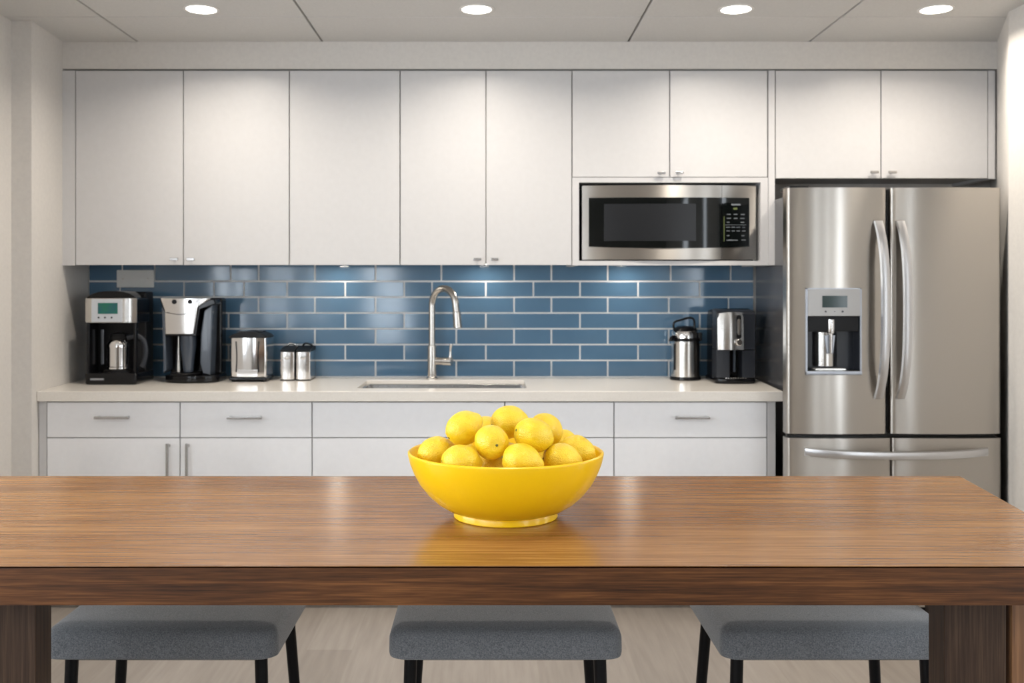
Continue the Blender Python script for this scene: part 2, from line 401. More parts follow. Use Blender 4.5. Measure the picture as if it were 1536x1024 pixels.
# ------------------------------------------------------------------ backsplash
def bx(px): return X(px, 4.79)
T = thing('backsplash', 'glossy blue subway tiles in pale grout between worktop and wall cabinets', 'backsplash', (0, DB-.012, ZC))
obj('grout', B(bx(133), bx(1131), DB-.007, DB-.0003, ZC+.0003, 1.47), M['grout'], T, smooth=False)
rows = [Z(y, 4.79) for y in (389, 421.8, 445.5, 469.3, 493, 516.6, 540.3, 565)]
rows[-1] = ZC+.003
JA = [133, 212, 300, 387.8, 472.4, 563.3, 650, 684.4, 771, 827, 911.6, 1003, 1092.6, 1131]
J0 = [133, 183.3, 232, 346, 388, 472.4, 563.3, 662, 771, 827, 911.6, 1006, 1096, 1131]
JB = [133, 180, 276, 321, 366, 430.7, 517.8, 606.3, 648, 728.7, 800, 870, 957, 1049.6, 1131]
JB3 = [133, 170, 256, 343, 430.7, 517.8, 606.3, 648, 728.7, 870, 957, 1049.6, 1131]
bm = bmesh.new(); gj = 0.0040; rnd = random.Random(3)
for r_ in range(7):
    J = J0 if r_ == 0 else (JB if r_ == 1 else (JA if r_ % 2 == 0 else JB3))
    for a, c in zip(J[:-1], J[1:]):
        n0 = len(bm.verts)
        box(bm, bx(a)+gj, bx(c)-gj, DB-.012, DB-.006, rows[r_+1]+gj, rows[r_]-gj, bev=0.0014, seg=2)
        bm.verts.ensure_lookup_table(); vs = bm.verts[n0:]
        cx = bx((a+c)/2); cz = (rows[r_]+rows[r_+1])/2; ax = rnd.uniform(-1, 1)*0.004; az = rnd.uniform(-1, 1)*0.010
        for v in vs:
            if v.co.y < DB-.009: v.co.y += (v.co.x-cx)*ax*1.5 + (v.co.z-cz)*az
obj('tiles', bm, M['tile'], T)
# wall plate
t = thing('wall_plate', 'pale grey blank wall plate on the tiles above the drip coffee maker', 'wall plate', (bx(204), DB-.012, Z(418, 4.79)))
x0, x1, z0, z1 = bx(176), bx(232), Z(431, 4.78), Z(405, 4.78)
obj('cover', prism(bmesh.new(), rrect(x0, x1, z0, z1, .004), DB-.019, DB-.0125, bev=.002), M['plate'], t)
for xx in (x0+.03, x1-.03):
    obj('screw', tube(bmesh.new(), [(xx, DB-.0185, (z0+z1)/2), (xx, DB-.0198, (z0+z1)/2)], .0032, 12), M['handle'], t)

# ------------------------------------------------------------------ wall cabinets
ZU0 = Z(398, DU); ZU1 = Z(105.5, DU); ZU2 = Z(268, DU)
G = 0.0022
def ux(px): return X(px, DU)
def door_panel(t, name, x0, x1, z0, z1, yf, m, th=0.019):
    return obj(name, B(x0+G, x1-G, yf, yf+th, z0+G, z1-G, bev=.0012, seg=2), m, t)
def knob(door, x, z, yf):
    bm = bmesh.new()
    tube(bm, [(x, yf-.0002, z), (x, yf-.018, z)], .004, 12)
    box(bm, x-.018, x+.018, yf-.026, yf-.016, z-.006, z+.006, bev=.002)
    obj('handle', bm, M['handle'], door, label='small satin metal tab pull')
def wall_cab(label, xs, z0, z1, knobs, cat='wall cabinet', side=0.0):
    x0, x1 = ux(xs[0]), ux(xs[-1])
    t = thing('wall_cabinet', label, cat, ((x0+x1)/2, DU+.02, z0), 'white wall cabinets')
    bm = B(x0+.0008, x1-.0008, DU+.0205, DB-.0135 if z0 < 1.5 else DB-.001, z0+.0125, z1-.001)
    obj('cabinet_body', bm, M['carc'], t, smooth=False)
    for a, c, kn in zip(xs[:-1], xs[1:], knobs):
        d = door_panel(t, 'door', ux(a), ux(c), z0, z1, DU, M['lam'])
        if kn: knob(d, ux(kn), z0+.027, DU)
    return t
wall_cab('white two-door wall cabinet above the two coffee makers at the left end', (113, 275, 434), ZU0, ZU1, (263, 288))
wall_cab('white single-door wall cabinet without a pull, between two two-door cabinets', (434, 600), ZU0, ZU1, (None,))
wall_cab('white two-door wall cabinet above the faucet, left of the microwave', (600, 729, 858), ZU0, ZU1, (716, 742))
wall_cab('short white two-door wall cabinet over the refrigerator', (1163, 1321.5, 1482), ZU2, ZU1, (1309, 1336))
# microwave cabinet with its open niche
x0, x1 = ux(858), ux(1162)
t = thing('wall_cabinet', 'white wall cabinet with two short doors and an open niche holding the microwave', 'wall cabinet', ((x0+x1)/2, DU+.02, ZU0), 'white wall cabinets')
zn = Z(266, DU)
obj('cabinet_body', B(x0+.0008, ux(1152), DU+.0205, DB-.0135, zn+.002, ZU1-.001), M['carc'], t, smooth=False)
for a, c, kn in ((858, 1004.5, 991), (1004.5, 1151.5, 1018)):
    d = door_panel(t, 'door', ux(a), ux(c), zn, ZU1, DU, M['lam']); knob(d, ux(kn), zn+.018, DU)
obj('end_panel', B(ux(1152.5), x1, DU-.004, DB-.0135, ZU0+.0005, ZU1-.001, bev=.001), M['lam'], t)
bm = bmesh.new(); a, c, e, f_ = ux(868.5), ux(1141), Z(391, DU), Z(273.5, DU)
box(bm, x0+.001, a, DU, DB-.0135, ZU0+.0005, zn-.0005); box(bm, c, ux(1152), DU, DB-.0135, ZU0+.0005, zn-.0005)
box(bm, a, c, DU, DU+.02, ZU0+.0005, ZU0+.0125); box(bm, a, c, DU, DB-.0135, ZU0+.0125, e); box(bm, a, c, DU, DB-.0135, f_, zn-.0005)
obj('niche', bm, M['lam'], t, smooth=False)
obj('niche_back', B(a, c, DB-.022, DB-.0135, e, f_), M['toe'], t, smooth=False)
# fillers
struct('trim_3', B(XL0-.035, ux(112.6), DU+.002, DU+.03, ZU0, ZU1), M['lam'])
struct('trim_4', B(ux(1482.6), ux(1492.5), DU+.002, DB-.001, ZU2, ZU1), M['lam'])
struct('trim_5', B(ux(1492.5), 2.262, DU+.02, DU+.04, ZU2, ZU1), M['lam'])
# thin shadow-gap strip between soffit and doors
struct('trim_6', B(XL0-.035, ux(1492.5), DU+.03, DU+.05, ZU1-.0005, Z(103, DU)), M['groove'])
# puck lights recessed under the cabinets
ZP = ZU0+.0110
for px, w in ((512, 'left of the faucet'), (727, 'right of the faucet'), (937, 'below the microwave')):
    x = X(px, 4.80); y = 4.66
    t = thing('puck_light', 'small round under-cabinet light %s, glowing on the top tile row' % w, 'cabinet light', (x, y, ZP), 'under-cabinet lights')
    obj('housing', lathe(bmesh.new(), [(0, ZP+.0010), (.030, ZP+.0010), (.030, ZP-.0005), (.026, ZP-.0015), (.0255, ZP-.0006), (0, ZP-.0006)], x, y, 32), M['ring'], t)
    obj('lens', lathe(bmesh.new(), [(0, ZP-.0022), (.025, ZP-.0022), (.025, ZP-.0008), (0, ZP-.0008)], x, y, 32), M['puckl'], t)
    ld = bpy.data.lights.new('bulb', 'AREA'); ld.shape = 'DISK'; ld.size = 0.045; ld.energy = PUCK; ld.color = WARM
    lo = bpy.data.objects.new('bulb', ld); C.objects.link(lo); lo.parent = t; lo.location = (0, 0, -0.005)

# ------------------------------------------------------------------ base cabinets
def lx(px): return X(px, DL)
ZD1 = Z(602.5, DL); ZDm = Z(656.3, DL); ZD0 = 0.10
def bar_h(parent, x, z, L, yf):
    bm = bmesh.new(); box(bm, x-L/2, x+L/2, yf-.034, yf-.024, z-.0055, z+.0055, bev=.0015)
    for s in (-1, 1): box(bm, x+s*(L/2-.012)-.005, x+s*(L/2-.012)+.005, yf-.026, yf-.0002, z-.0045, z+.0045)
    obj('handle', bm, M['handle'], parent, label='slim horizontal bar pull')
def bar_v(parent, x, z1, L, yf):
    bm = bmesh.new(); box(bm, x-.0055, x+.0055, yf-.034, yf-.024, z1-L, z1, bev=.0015)
    for s in (z1-.012, z1-L+.012): box(bm, x-.0045, x+.0045, yf-.026, yf-.0002, s-.005, s+.005)
    obj('handle', bm, M['handle'], parent, label='slim vertical bar pull')
def base_cab(label, p0, p1, splits, kind, hx=None, vx=None):
    x0, x1 = lx(p0), lx(p1)
    t = thing('base_cabinet', label, 'base cabinet', ((x0+x1)/2, DL+.02, 0), 'white base cabinets')
    bm = bmesh.new()
    if kind == 'sink':
        th = .018
        box(bm, x0+.001, x0+th, DL+.0205, DB-.001, ZD0, ZC-.043); box(bm, x1-th, x1-.001, DL+.0205, DB-.001, ZD0, ZC-.043)
        box(bm, x0+th, x1-th, DL+.0205, DB-.001, ZD0, ZD0+th); box(bm, x0+th, x1-th, DB-.02, DB-.001, ZD0+th, ZC-.043)
    else:
        box(bm, x0+.001, x1-.001, DL+.0205, DB-.001, ZD0, ZC-.043)
    obj('cabinet_body', bm, M['carc'], t, smooth=False)
    obj('toe_kick', B(x0+.001, x1-.001, DL+.08, DL+.10, 0.0005, ZD0-.0005), M['toe'], t, smooth=False)
    for a, c in splits:
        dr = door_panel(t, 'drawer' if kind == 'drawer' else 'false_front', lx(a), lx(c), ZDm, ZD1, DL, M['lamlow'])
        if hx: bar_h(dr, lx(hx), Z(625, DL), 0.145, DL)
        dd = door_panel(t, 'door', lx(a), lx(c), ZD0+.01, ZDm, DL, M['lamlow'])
        if vx: bar_v(dd, lx(vx), Z(665, DL-.03), 0.20, DL)
    return t
base_cab('white base cabinet with drawer and door at the left end, under the drip coffee maker', 70, 270, [(70, 270)], 'drawer', 171, 254)
base_cab('white base cabinet with drawer and door, second from the left, under the toaster', 270, 468, [(270, 468)], 'drawer', 369, 283)
base_cab('wide white sink base cabinet without pulls, behind the yellow bowl', 468, 921, [(468, 757), (757, 921)], 'sink')
base_cab('white base cabinet with one drawer, next to the refrigerator', 921, 1150.5, [(921, 1150.5)], 'drawer', 1037, None)
struct('trim_7', B(lx(58.5), lx(69.7), DL+.001, DL+.03, 0.001, ZC-.043), M['lam'])
struct('trim_8', B(lx(1151), lx(1163), DL-.001, DB-.001, 0.001, ZC-.043), M['lam'])
struct('trim_10', B(XL0-.01, lx(58.0), DL+.02, DL+.04, 0.001, ZC-.043), M['wall'])

# ------------------------------------------------------------------ worktop with sink cutout
sx0, sx1, sy0, sy1 = -0.573, 0.158, 4.29, 4.655
xr0, xr1 = 1.219, 1.262
bm = bmesh.new()
wl0, wl1 = XL0+.001, XL1+.001
# stitched slab: left, right, front, back strips
def slab(p):
    prism(bm, p, ZC-.042, ZC, axis='z')
def xl(y): return XL0+(XL1-XL0)*(max(y, 4.11)-4.11)/(DB-4.11)+.0015
def xr(y): return xr0+(xr1-xr0)*(y-DC)/(DB-DC)
ye = DB-.0005
o_ = [(xl(DC), DC), (xr(DC), DC), (xr(ye), ye), (xl(ye), ye)]
inn = rrect(sx0, sx1, sy0, sy1, .018, 4)
# build top and bottom as ring faces via triangle fill
def ring(z, ex=0):
    vo = [bm.verts.new((x, y, z)) for x, y in o_]; vi = [bm.verts.new((x, y, z)) for x, y in rrect(sx0-ex, sx1+ex, sy0-ex, sy1+ex, .018+ex*.5, 4)]
    es = [bm.edges.new((vo[i], vo[(i+1) % 4])) for i in range(4)] + [bm.edges.new((vi[i], vi[(i+1) % len(vi)])) for i in range(len(vi))]
    bmesh.ops.triangle_fill(bm, use_beauty=True, use_dissolve=False, edges=es)
    return vo, vi
a_, b_ = ring(ZC); c_, d_ = ring(ZC-.042, .02)
for i in range(4): bm.faces.new((a_[i], a_[(i+1) % 4], c_[(i+1) % 4], c_[i]))
e_ = [bm.verts.new((v.co.x, v.co.y, ZC-.018)) for v in b_]; f_ = [bm.verts.new((v.co.x, v.co.y, ZC-.018)) for v in d_]
for p_, q_ in ((b_, e_), (e_, f_), (f_, d_)):
    for i in range(len(inn)): bm.faces.new((p_[i], p_[(i+1) % len(inn)], q_[(i+1) % len(inn)], q_[i]))
bmesh.ops.recalc_face_normals(bm, faces=bm.faces[:])
wt = obj('worktop', bm, M['quartz'], smooth=False)
tag(wt, 'long pale stone worktop with a square front edge on the base cabinets', 'worktop')
bv = wt.modifiers.new('bevel', 'BEVEL'); bv.width = .002; bv.segments = 2; bv.limit_method = 'ANGLE'
# sink
t = thing('sink', 'undermounted stainless steel sink let into the pale worktop', 'sink', ((sx0+sx1)/2, (sy0+sy1)/2, 0.68))
bm = bmesh.new()
loops = []
for (ex, z, r) in ((-.03, ZC-.0185, .02), (-.012, ZC-.0185, .02), (.003, ZC-.0188, .02), (.002, ZC-.060, .02), (-.006, .735, .03), (-.025, .712, .04), (-.10, .708, .03)):
    loops.append([bm.verts.new((x, y, z)) for x, y in rrect(sx0-ex, sx1+ex, sy0-ex, sy1+ex, r, 5)])
# first loop is the flange outside
loops[0] = loops[0]
for a, c in zip(loops[1:-1], loops[2:]):
    for i in range(len(a)): bm.faces.new((a[i], a[(i+1) % len(a)], c[(i+1) % len(a)], c[i]))
bm.faces.new(loops[-1]); bmesh.ops.delete(bm, geom=loops[0], context='VERTS')
bmesh.ops.recalc_face_normals(bm, faces=bm.faces[:])
o = obj('basin', bm, M['sink'], t); so = o.modifiers.new('thick', 'SOLIDIFY'); so.thickness = .0012; so.offset = -1
obj('drain', lathe(bmesh.new(), [(0, .7085), (.028, .7085), (.04, .712), (.044, .7105), (.044, .7082), (0, .7082)], -.2, 4.5, 32), M['chrome'], t)

# faucet
FX, FY = X(648, 4.72), 4.72
t = thing('faucet', 'brushed nickel gooseneck faucet standing behind the sink', 'faucet', (FX, FY, ZC))
bm = bmesh.new(); lathe(bm, [(0, ZC+.0003), (.028, ZC+.0003), (.028, ZC+.006), (.0235, ZC+.010), (.0225, ZC+.014), (.0225, ZC+.150), (.019, ZC+.160), (.0, ZC+.160)], FX, FY, 32)
obj('base', bm, M['nickel'], t)
tip = P(683.5, 480, 4.62)
zc = 1.255; rx = (tip.x-FX)/2; ry = (tip.y-FY)/2
pts = [(FX, FY, ZC+.155), (FX, FY, 1.12), (FX, FY, 1.20)]
for i in range(0, 17):
    a = PI*i/16; k_ = (1-math.cos(a))
    pts.append((FX+rx*k_, FY+ry*k_, zc+math.sin(a)*0.082 + (0 if i < 16 else 0)))
pts.append((FX+2*rx+.004, FY+2*ry, 1.225))
obj('spout', tube(bmesh.new(), smoothpts(pts, 3), .0168, 20), M['nickel'], t)
e = Vector(pts[-1])
obj('spray_head', tube(bmesh.new(), [e+Vector((-.001, 0, .006)), e+Vector((.0005, 0, 0)), e+Vector((.004, 0, -.045)), e+Vector((.006, 0, -.068)), e+Vector((.006, 0, -.071))], [.0170, .0195, .0210, .0220, .019], 24), M['nickel'], t)
zh = Z(541, 4.72)
bm = bmesh.new(); tube(bm, [(FX+.018, FY, zh), (FX+.050, FY-.012, zh)], .0185, 24); tube(bm, [(FX+.052, FY-.0125, zh), (FX+.094, FY-.028, zh)], .0200, 24)
obj('valve', bm, M['nickel'], t)
obj('lever', tube(bmesh.new(), smoothpts([(FX+.084, FY-.026, zh), (FX+.088, FY-.028, zh+.028), (FX+.088, FY-.029, zh+.055), (FX+.092, FY-.03, zh+.082)], 4), [.012, .0115, .0105, .009, .008, .007, .0065, .006, .006, .0065, .007, .0075, .007], 14), M['nickel'], t)

# ------------------------------------------------------------------ microwave
MY = DU-.012
def mx_(px): return X(px, MY)
def mz(py): return Z(py, MY)
t = thing('microwave', 'built-in stainless steel microwave with black glass front in the cabinet niche', 'microwave', (mx_(1005), MY+.1, e if False else Z(391, DU)))
obj('case', B(mx_(880), mx_(1132), MY+.032, DB-.05, Z(391, DU)+.0005, mz(281)), M['blackm'], t, smooth=False)
# bowed steel front
x0, x1, z0, z1 = mx_(874), mx_(1137), mz(389), mz(277.5)
N = 40
def bow(x): u_ = (x-(x0+x1)/2)/((x1-x0)/2); return MY+.030 - .030*(1-u_*u_)
def bowpanel(bm, xa, xb, za, zb, push, back, n=24):
    A = []
    for i in range(n+1):
        x = xa+(xb-xa)*i/n
        za_ = za(x) if callable(za) else za; zb_ = zb(x) if callable(zb) else zb
        A.append((bm.verts.new((x, bow(x)-push, za_)), bm.verts.new((x, bow(x)-push, zb_)), bm.verts.new((x, bow(x)+back, zb_)), bm.verts.new((x, bow(x)+back, za_))))
    for p, q in zip(A[:-1], A[1:]):
        for i in range(4): bm.faces.new((p[i], q[i], q[(i+1) % 4], p[(i+1) % 4]))
    bm.faces.new(A[0]); bm.faces.new(list(reversed(A[-1])))
    bmesh.ops.recalc_face_normals(bm, faces=bm.faces[:]); return bm
xs_ = mx_(1083.5)
bm = bowpanel(bmesh.new(), x0, xs_-.0008, z0, z1, 0, .02, 36)
d = obj('door', bm, M['steel'], t)
obj('control_column', bowpanel(bmesh.new(), xs_+.0008, x1, z0, z1, 0, .02, 10), M['steel'], t)
ga, gb = mx_(884), mx_(1126)
zlo = lambda x: mz(369.5) - .008*(1-((x-(ga+gb)/2)/((gb-ga)/2))**2)
obj('glass', bowpanel(bmesh.new(), ga, xs_-.0008, zlo, mz(296), .0022, .001, 36), M['glassb'], d)
obj('window', bowpanel(bmesh.new(), mx_(906.5), mx_(1044), mz(361), mz(305.5), .0028, .0, 20), M['mesh'], d, label='dark grey viewing window')
cg = obj('control_panel', bowpanel(bmesh.new(), xs_+.0008, gb, zlo, mz(296), .0022, .001, 10), M['glassb'], t)
bm = bmesh.new(); rb = random.Random(5)
def mark(px, py, w, h):
    x = mx_(px); z = mz(py); w /= 341.; h /= 341.
    yy = min(bow(x-w/2), bow(x+w/2)) - .0034
    box(bm, x-w/2, x+w/2, yy, yy+.003, z-h/2, z+h/2)
for py, pxs in ((321, (1094, 1104.5, 1115.5)), (327, (1094, 1104.5, 1115)), (333, (1093, 1115)), (340.5, (1093, 1101, 1108.5, 1117)), (346, (1093, 1101, 1108.5, 1117)), (353, (1093, 1116)), (359.5, (1096, 1117))):
    for px in pxs: mark(px, py, rb.uniform(4, 6.5), 1.3)
mark(1105, 306.5, 14, 2.6); mark(1104, 337, 32, .5); mark(1099, 360, 17, 1.3)
obj('keypad', bm, M['print'], cg, smooth=False, label='pale printed key legends')
bm = bmesh.new(); mark(1086.8, 343, 1.0, 38); mark(1104, 312.5, 6, 3)
obj('accent_line', bm, M['printg'], cg, smooth=False)

# ------------------------------------------------------------------ refrigerator
FD = 3.98
def fx(px): return X(px, FD)
def fz(py): return Z(py, FD)
t = thing('refrigerator', 'stainless steel french door refrigerator with water dispenser at the right', 'refrigerator', (fx(1342), FD+.4, 0))
FL, FR = fx(1182), fx(1505)
ztop = fz(281)
bm = B(1.266, FR-.004, FD+.075, DB-.03, 0.03, ztop-.008, bev=.004)
obj('cabinet', bm, M['fside'], t)
for xx in (1.32, FR-.06):
    for yy in (FD+.13, DB-.09): obj('foot', lathe(bmesh.new(), [(0, 0.0005), (.02, 0.0005), (.02, .031), (0, .031)], xx, yy, 16), M['blackm'], t)
obj('hinge_cover', B(FL+.01, FL+.09, FD+.02, FD+.15, ztop-.0075, ztop+.008, bev=.003), M['blackm'], t)
def fdoor(xa, xb, za, zb, hole=None, blg=.016):
    """bulging slab; optional rectangular hole"""
    bm = bmesh.new(); n = 32; r = .012
    def yf(x):
        u_ = (x-(xa+xb)/2)/((xb-xa)/2); e_ = min(x-xa, xb-x)
        y = FD+blg*u_*u_ - .0
        if e_ < r: y += r-math.sqrt(max(0, r*r-(r-e_)**2))
        return y
    xs = [xa+.0, xa+.001, xa+.003, xa+.007, xa+.012]+[xa+.012+(xb-xa-.024)*i/n for i in range(1, n)]+[xb-.012, xb-.007, xb-.003, xb-.001, xb]
    if hole: xs += [hole[0], hole[1]]; xs = sorted(set(xs))
    zs = [za, zb] if not hole else [za, hole[2], hole[3], zb]
    V = {}
    for i, x in enumerate(xs):
        for j, z in enumerate(zs): V[i, j] = bm.verts.new((x, yf(x), z))
    for i in range(len(xs)-1):
        for j in range(len(zs)-1):
            if hole and j == 1 and xs[i] >= hole[0]-1e-6 and xs[i+1] <= hole[1]+1e-6: continue
            bm.faces.new((V[i, j], V[i+1, j], V[i+1, j+1], V[i, j+1]))
    yb = FD+.068
    Bk = {}
    for i, x in enumerate(xs):
        for j in (0, len(zs)-1): Bk[i, j] = bm.verts.new((x, yb, zs[j]))
    L = len(zs)-1
    for i in range(len(xs)-1):
        bm.faces.new((V[i, 0], V[i+1, 0], Bk[i+1, 0], Bk[i, 0])); bm.faces.new((V[i, L], V[i+1, L], Bk[i+1, L], Bk[i, L]))
        bm.faces.new((Bk[i, 0], Bk[i+1, 0], Bk[i+1, L], Bk[i, L]))
    m_ = len(xs)-1
    bm.faces.new([V[0, j] for j in range(L+1)]+[Bk[0, L], Bk[0, 0]]); bm.faces.new([V[m_, j] for j in range(L+1)]+[Bk[m_, L], Bk[m_, 0]])
    bmesh.ops.recalc_face_normals(bm, faces=bm.faces[:]); return bm
dz0, dz1 = fz(651), ztop
hx0, hx1, hz0, hz1 = fx(1208.5), fx(1292), fz(562), fz(432)
dl = obj('door', fdoor(FL, fx(1332.5), dz0, dz1, hole=(hx0, hx1, hz0, hz1)), M['steel'], t)
dr = obj('door', fdoor(fx(1338), FR, dz0, dz1), M['steel'], t)
obj('gasket', B(fx(1330), fx(1340), FD+.05, FD+.074, dz0, dz1-.004), M['black'], t, smooth=False)
obj('gap_seal', B(FL+.01, FR-.01, FD+.045, FD+.074, fz(659), dz0+.003), M['black'], t, smooth=False)
fd1 = fz(657.5)
bm = fdoor(FL, fx(1338.7), .07, fd1, blg=.012); df = obj('drawer', bm, M['steel'], t)
bm = fdoor(fx(1339.7), FR, .07, fd1, blg=.012); df2 = obj('drawer', bm, M['steel'], t)
obj('kick_plate', B(1.27, FR-.02, FD+.07, FD+.09, .012, .068), M['blackm'], t)
def arc_handle(parent, px, lean):
    # tall bowed bar, wide face slightly turned
    pts = []; 
    z0, z1 = fz(598)-.0, fz(331)
    for i in range(25):
        u_ = i/24*2-1; z = (z0+z1)/2+(z1-z0)/2*u_
        pts.append((fx(px)+lean*(1-u_*u_)*.010, FD+.006-.052*(1-u_**4)-.004, z))
    bm = bmesh.new()
    rings = []
    for p in pts:
        w, h = .0185, .008
        rings.append([bm.verts.new((p[0]+sx*w, p[1]+sy*h, p[2])) for sx, sy in ((-1, .6), (-.8, -.7), (-.3, -1), (.3, -1), (.8, -.7), (1, .6), (.8, 1), (-.8, 1))])
    for a, c in zip(rings[:-1], rings[1:]):
        for k_ in range(8): bm.faces.new((a[k_], a[(k_+1) % 8], c[(k_+1) % 8], c[k_]))
    bm.faces.new(rings[0]); bm.faces.new(rings[-1]); bmesh.ops.recalc_face_normals(bm, faces=bm.faces[:])
    for z in (z0+.01, z1-.01): box(bm, fx(px)-.012, fx(px)+.012, FD-.004, FD+.016, z-.010, z+.010)
    obj('handle', bm, M['fhandle'], parent, label='bowed satin metal handle')
arc_handle(dl, 1318, 1); arc_handle(dr, 1351, 1)
bm = bmesh.new(); rings = []
for i in range(33):
    u_ = i/32*2-1; x = (fx(1207)+fx(1482))/2+(fx(1482)-fx(1207))/2*u_; y = FD+.004-.050*(1-u_**4); z = fz(679) - .010*(1-u_*u_)+.005
    rings.append([bm.verts.new((x, y+sy*.008, z+sz*.017)) for sz, sy in ((-1, .6), (-.8, -.7), (-.3, -1), (.3, -1), (.8, -.7), (1, .6), (.8, 1), (-.8, 1))])
for a, c in zip(rings[:-1], rings[1:]):
    for k_ in range(8): bm.faces.new((a[k_], a[(k_+1) % 8], c[(k_+1) % 8], c[k_]))
bm.faces.new(rings[0]); bm.faces.new(rings[-1]); bmesh.ops.recalc_face_normals(bm, faces=bm.faces[:])
for x in (fx(1212), fx(1477)): box(bm, x-.012, x+.012, FD-.004, FD+.016, fz(679)-.012, fz(679)+.012)
obj('handle', bm, M['fhandle'], t, label='long bowed satin metal handle across the freezer drawer')
# dispenser
yd = FD-.004
dp = obj('dispenser', (lambda bm: (box(bm, hx0, hx0+.006, yd, FD+.03, hz0, hz1), box(bm, hx1-.006, hx1, yd, FD+.03, hz0, hz1), box(bm, hx0, hx1, yd, FD+.03, hz1-.004, hz1), box(bm, hx0, hx1, yd-.008, FD+.03, hz0, hz0+.016, bev=.003), bm)[-1])(bmesh.new()), M['silverp'], dl, label='silver framed ice and water dispenser')
zpan = fz(474)
obj('dispenser_panel', B(hx0+.006, hx1-.006, yd-.003, FD+.03, zpan, hz1-.004, bev=.002), M['panelst'], dl)
obj('screen', B(fx(1232.5), fx(1270), yd-.0045, yd-.0025, fz(461), fz(443.5)), M['screend'], dl, smooth=False)
for px in (1237.5, 1251, 1263): obj('button', tube(bmesh.new(), [(fx(px), yd-.0028, fz(467)), (fx(px), yd-.0048, fz(467))], .004 if px != 1251 else .002, 14), M['grayp'], dl)
# recess liner
bm = bmesh.new(); dd_ = .075; a, c = hx0+.006, hx1-.006; zb_ = hz0+.016
def quad(bm, *p):
    bm.faces.new([bm.verts.new(q) for q in p])
box(bm, a, a+.002, FD+.0, FD+.07, zb_, zpan); box(bm, c-.002, c, FD+.0, FD+.07, zb_, zpan); box(bm, a, c, FD+.066, FD+.072, hz0, zpan); box(bm, a, c, FD+.004, FD+.07, zb_-.002, zb_)
obj('recess', bm, M['grayp'], dl, smooth=False)
obj('chute_housing', B(a+.004, c-.004, FD+.002, FD+.06, fz(497), zpan-.001, bev=.003), M['blackm'], dl)
obj('back_plate', lathe(bmesh.new(), [(0, fz(550)), (.052, fz(550)), (.052, fz(499)), (0, fz(499))], fx(1245), FD+.08, 40), M['steel2'], dl)
cxn = fx(1247.5)
obj('nozzle', lathe(bmesh.new(), [(0, fz(500)), (.014, fz(500)), (.016, fz(497)), (.016, fz(479)), (0, fz(479))], cxn, FD+.012, 24), M['chrome'], dl)
obj('paddle', prism(bmesh.new(), [(cxn-.022, fz(503)), (cxn+.022, fz(503)), (cxn+.013, fz(531)), (cxn-.012, fz(531))], FD+.02, FD+.027, bev=.002), M['silverp'], dl)
obj('lever', lathe(bmesh.new(), [(0, fz(531)), (.006, fz(530)), (.009, fz(500)), (0, fz(499))], cxn, FD+.012, 16), M['chrome'], dl)
bm = bmesh.new()
for q in range(6): box(bm, fx(1224), fx(1270), FD+.008+q*.009, FD+.012+q*.009, zb_+.0005, zb_+.008, bev=.001)
obj('drip_grille', bm, M['steel2'], dl)

# ------------------------------------------------------------------ appliances on the worktop
Z0 = ZC+.0006
# --- drip coffee maker
a0, a1, y0, y1 = -1.800, -1.570, 4.44, 4.675
t = thing('coffee_maker', 'black drip coffee maker with steel band, green screen and steel carafe, leftmost', 'coffee maker', ((a0+a1)/2, (y0+y1)/2, Z0))
obj('base', B(a0, a1, y0, y1, Z0, Z0+.052, bev=.010, seg=3), M['black'], t)
obj('warming_plate', lathe(bmesh.new(), [(0, Z0+.0525), (.066, Z0+.0525), (.066, Z0+.058), (.06, Z0+.060), (0, Z0+.060)], -1.678, 4.525, 40), M['blackm'], t)
obj('housing', B(a0+.002, a1-.002, 4.575, y1, Z0+.045, 1.322, bev=.010, seg=3), M['blackm'], t)
obj('side_panel', B(a0+.001, a0+.009, y0+.030, 4.58, Z0+.045, 1.19, bev=.002), M['black'], t)
obj('brew_head', B(a0+.001, a1-.001, y0+.008, 4.62, 1.182, 1.297, bev=.008), M['black'], t)
bm = bmesh.new(); pts = []
for i in range(13):
    u_ = i/12*2-1; pts.append(((a0+a1)/2+(a1-a0)/2*math.copysign(abs(u_)**.9, u_)*.995, y0-.004+.012*abs(u_)**4))
pts += [(a1-.003, y0+.06), (a0+.003, y0+.06)]
prism(bm, pts, 1.186, 1.294, bev=.0015, axis='z')
fp = obj('front_panel', bm, M['steel2'], t, label='brushed steel band')
obj('control_plate', B(X(138, y0), X(184, y0), y0-.0075, y0+.002, Z(483, y0), Z(448, y0), bev=.0015), M['ctrl'], t)
obj('screen', B(X(148, y0), X(177.5, y0), y0-.0092, y0-.006, Z(470.5, y0), Z(454, y0)), M['screen'], t, smooth=False, label='green lit screen')
for px in (149, 158.5, 168.5):
    obj('button', tube(bmesh.new(), [(X(px, y0), y0-.0072, Z(476, y0)), (X(px, y0), y0-.0095, Z(476, y0))], .0042, 14), M['grayp'], t)
bm = bmesh.new(); prof = []
for i in range(13):
    u_ = i/12*2-1; prof.append(((a0+a1)/2+(a1-a0)/2*u_*.985, 1.296+.030*(1-abs(u_)**3)))
prism(bm, prof, y0+.004, 4.615, bev=.003); obj('lid', bm, M['black'], t)
for xx in (a0+.004, a1-.018): obj('post', B(xx, xx+.014, y0+.012, y0+.035, Z0+.045, 1.19, bev=.004), M['black'], t)
obj('badge', B(-1.775, -1.715, y0-.0012, y0+.002, Z0+.02, Z0+.028, bev=.0005), M['silverp'], t)
obj('tank_gauge', B(a0+.022, a0+.034, 4.568, 4.577, Z0+.08, 1.15, bev=.002), M['silverp'], t, label='silver water gauge strip')
cx, cy = -1.678, 4.515
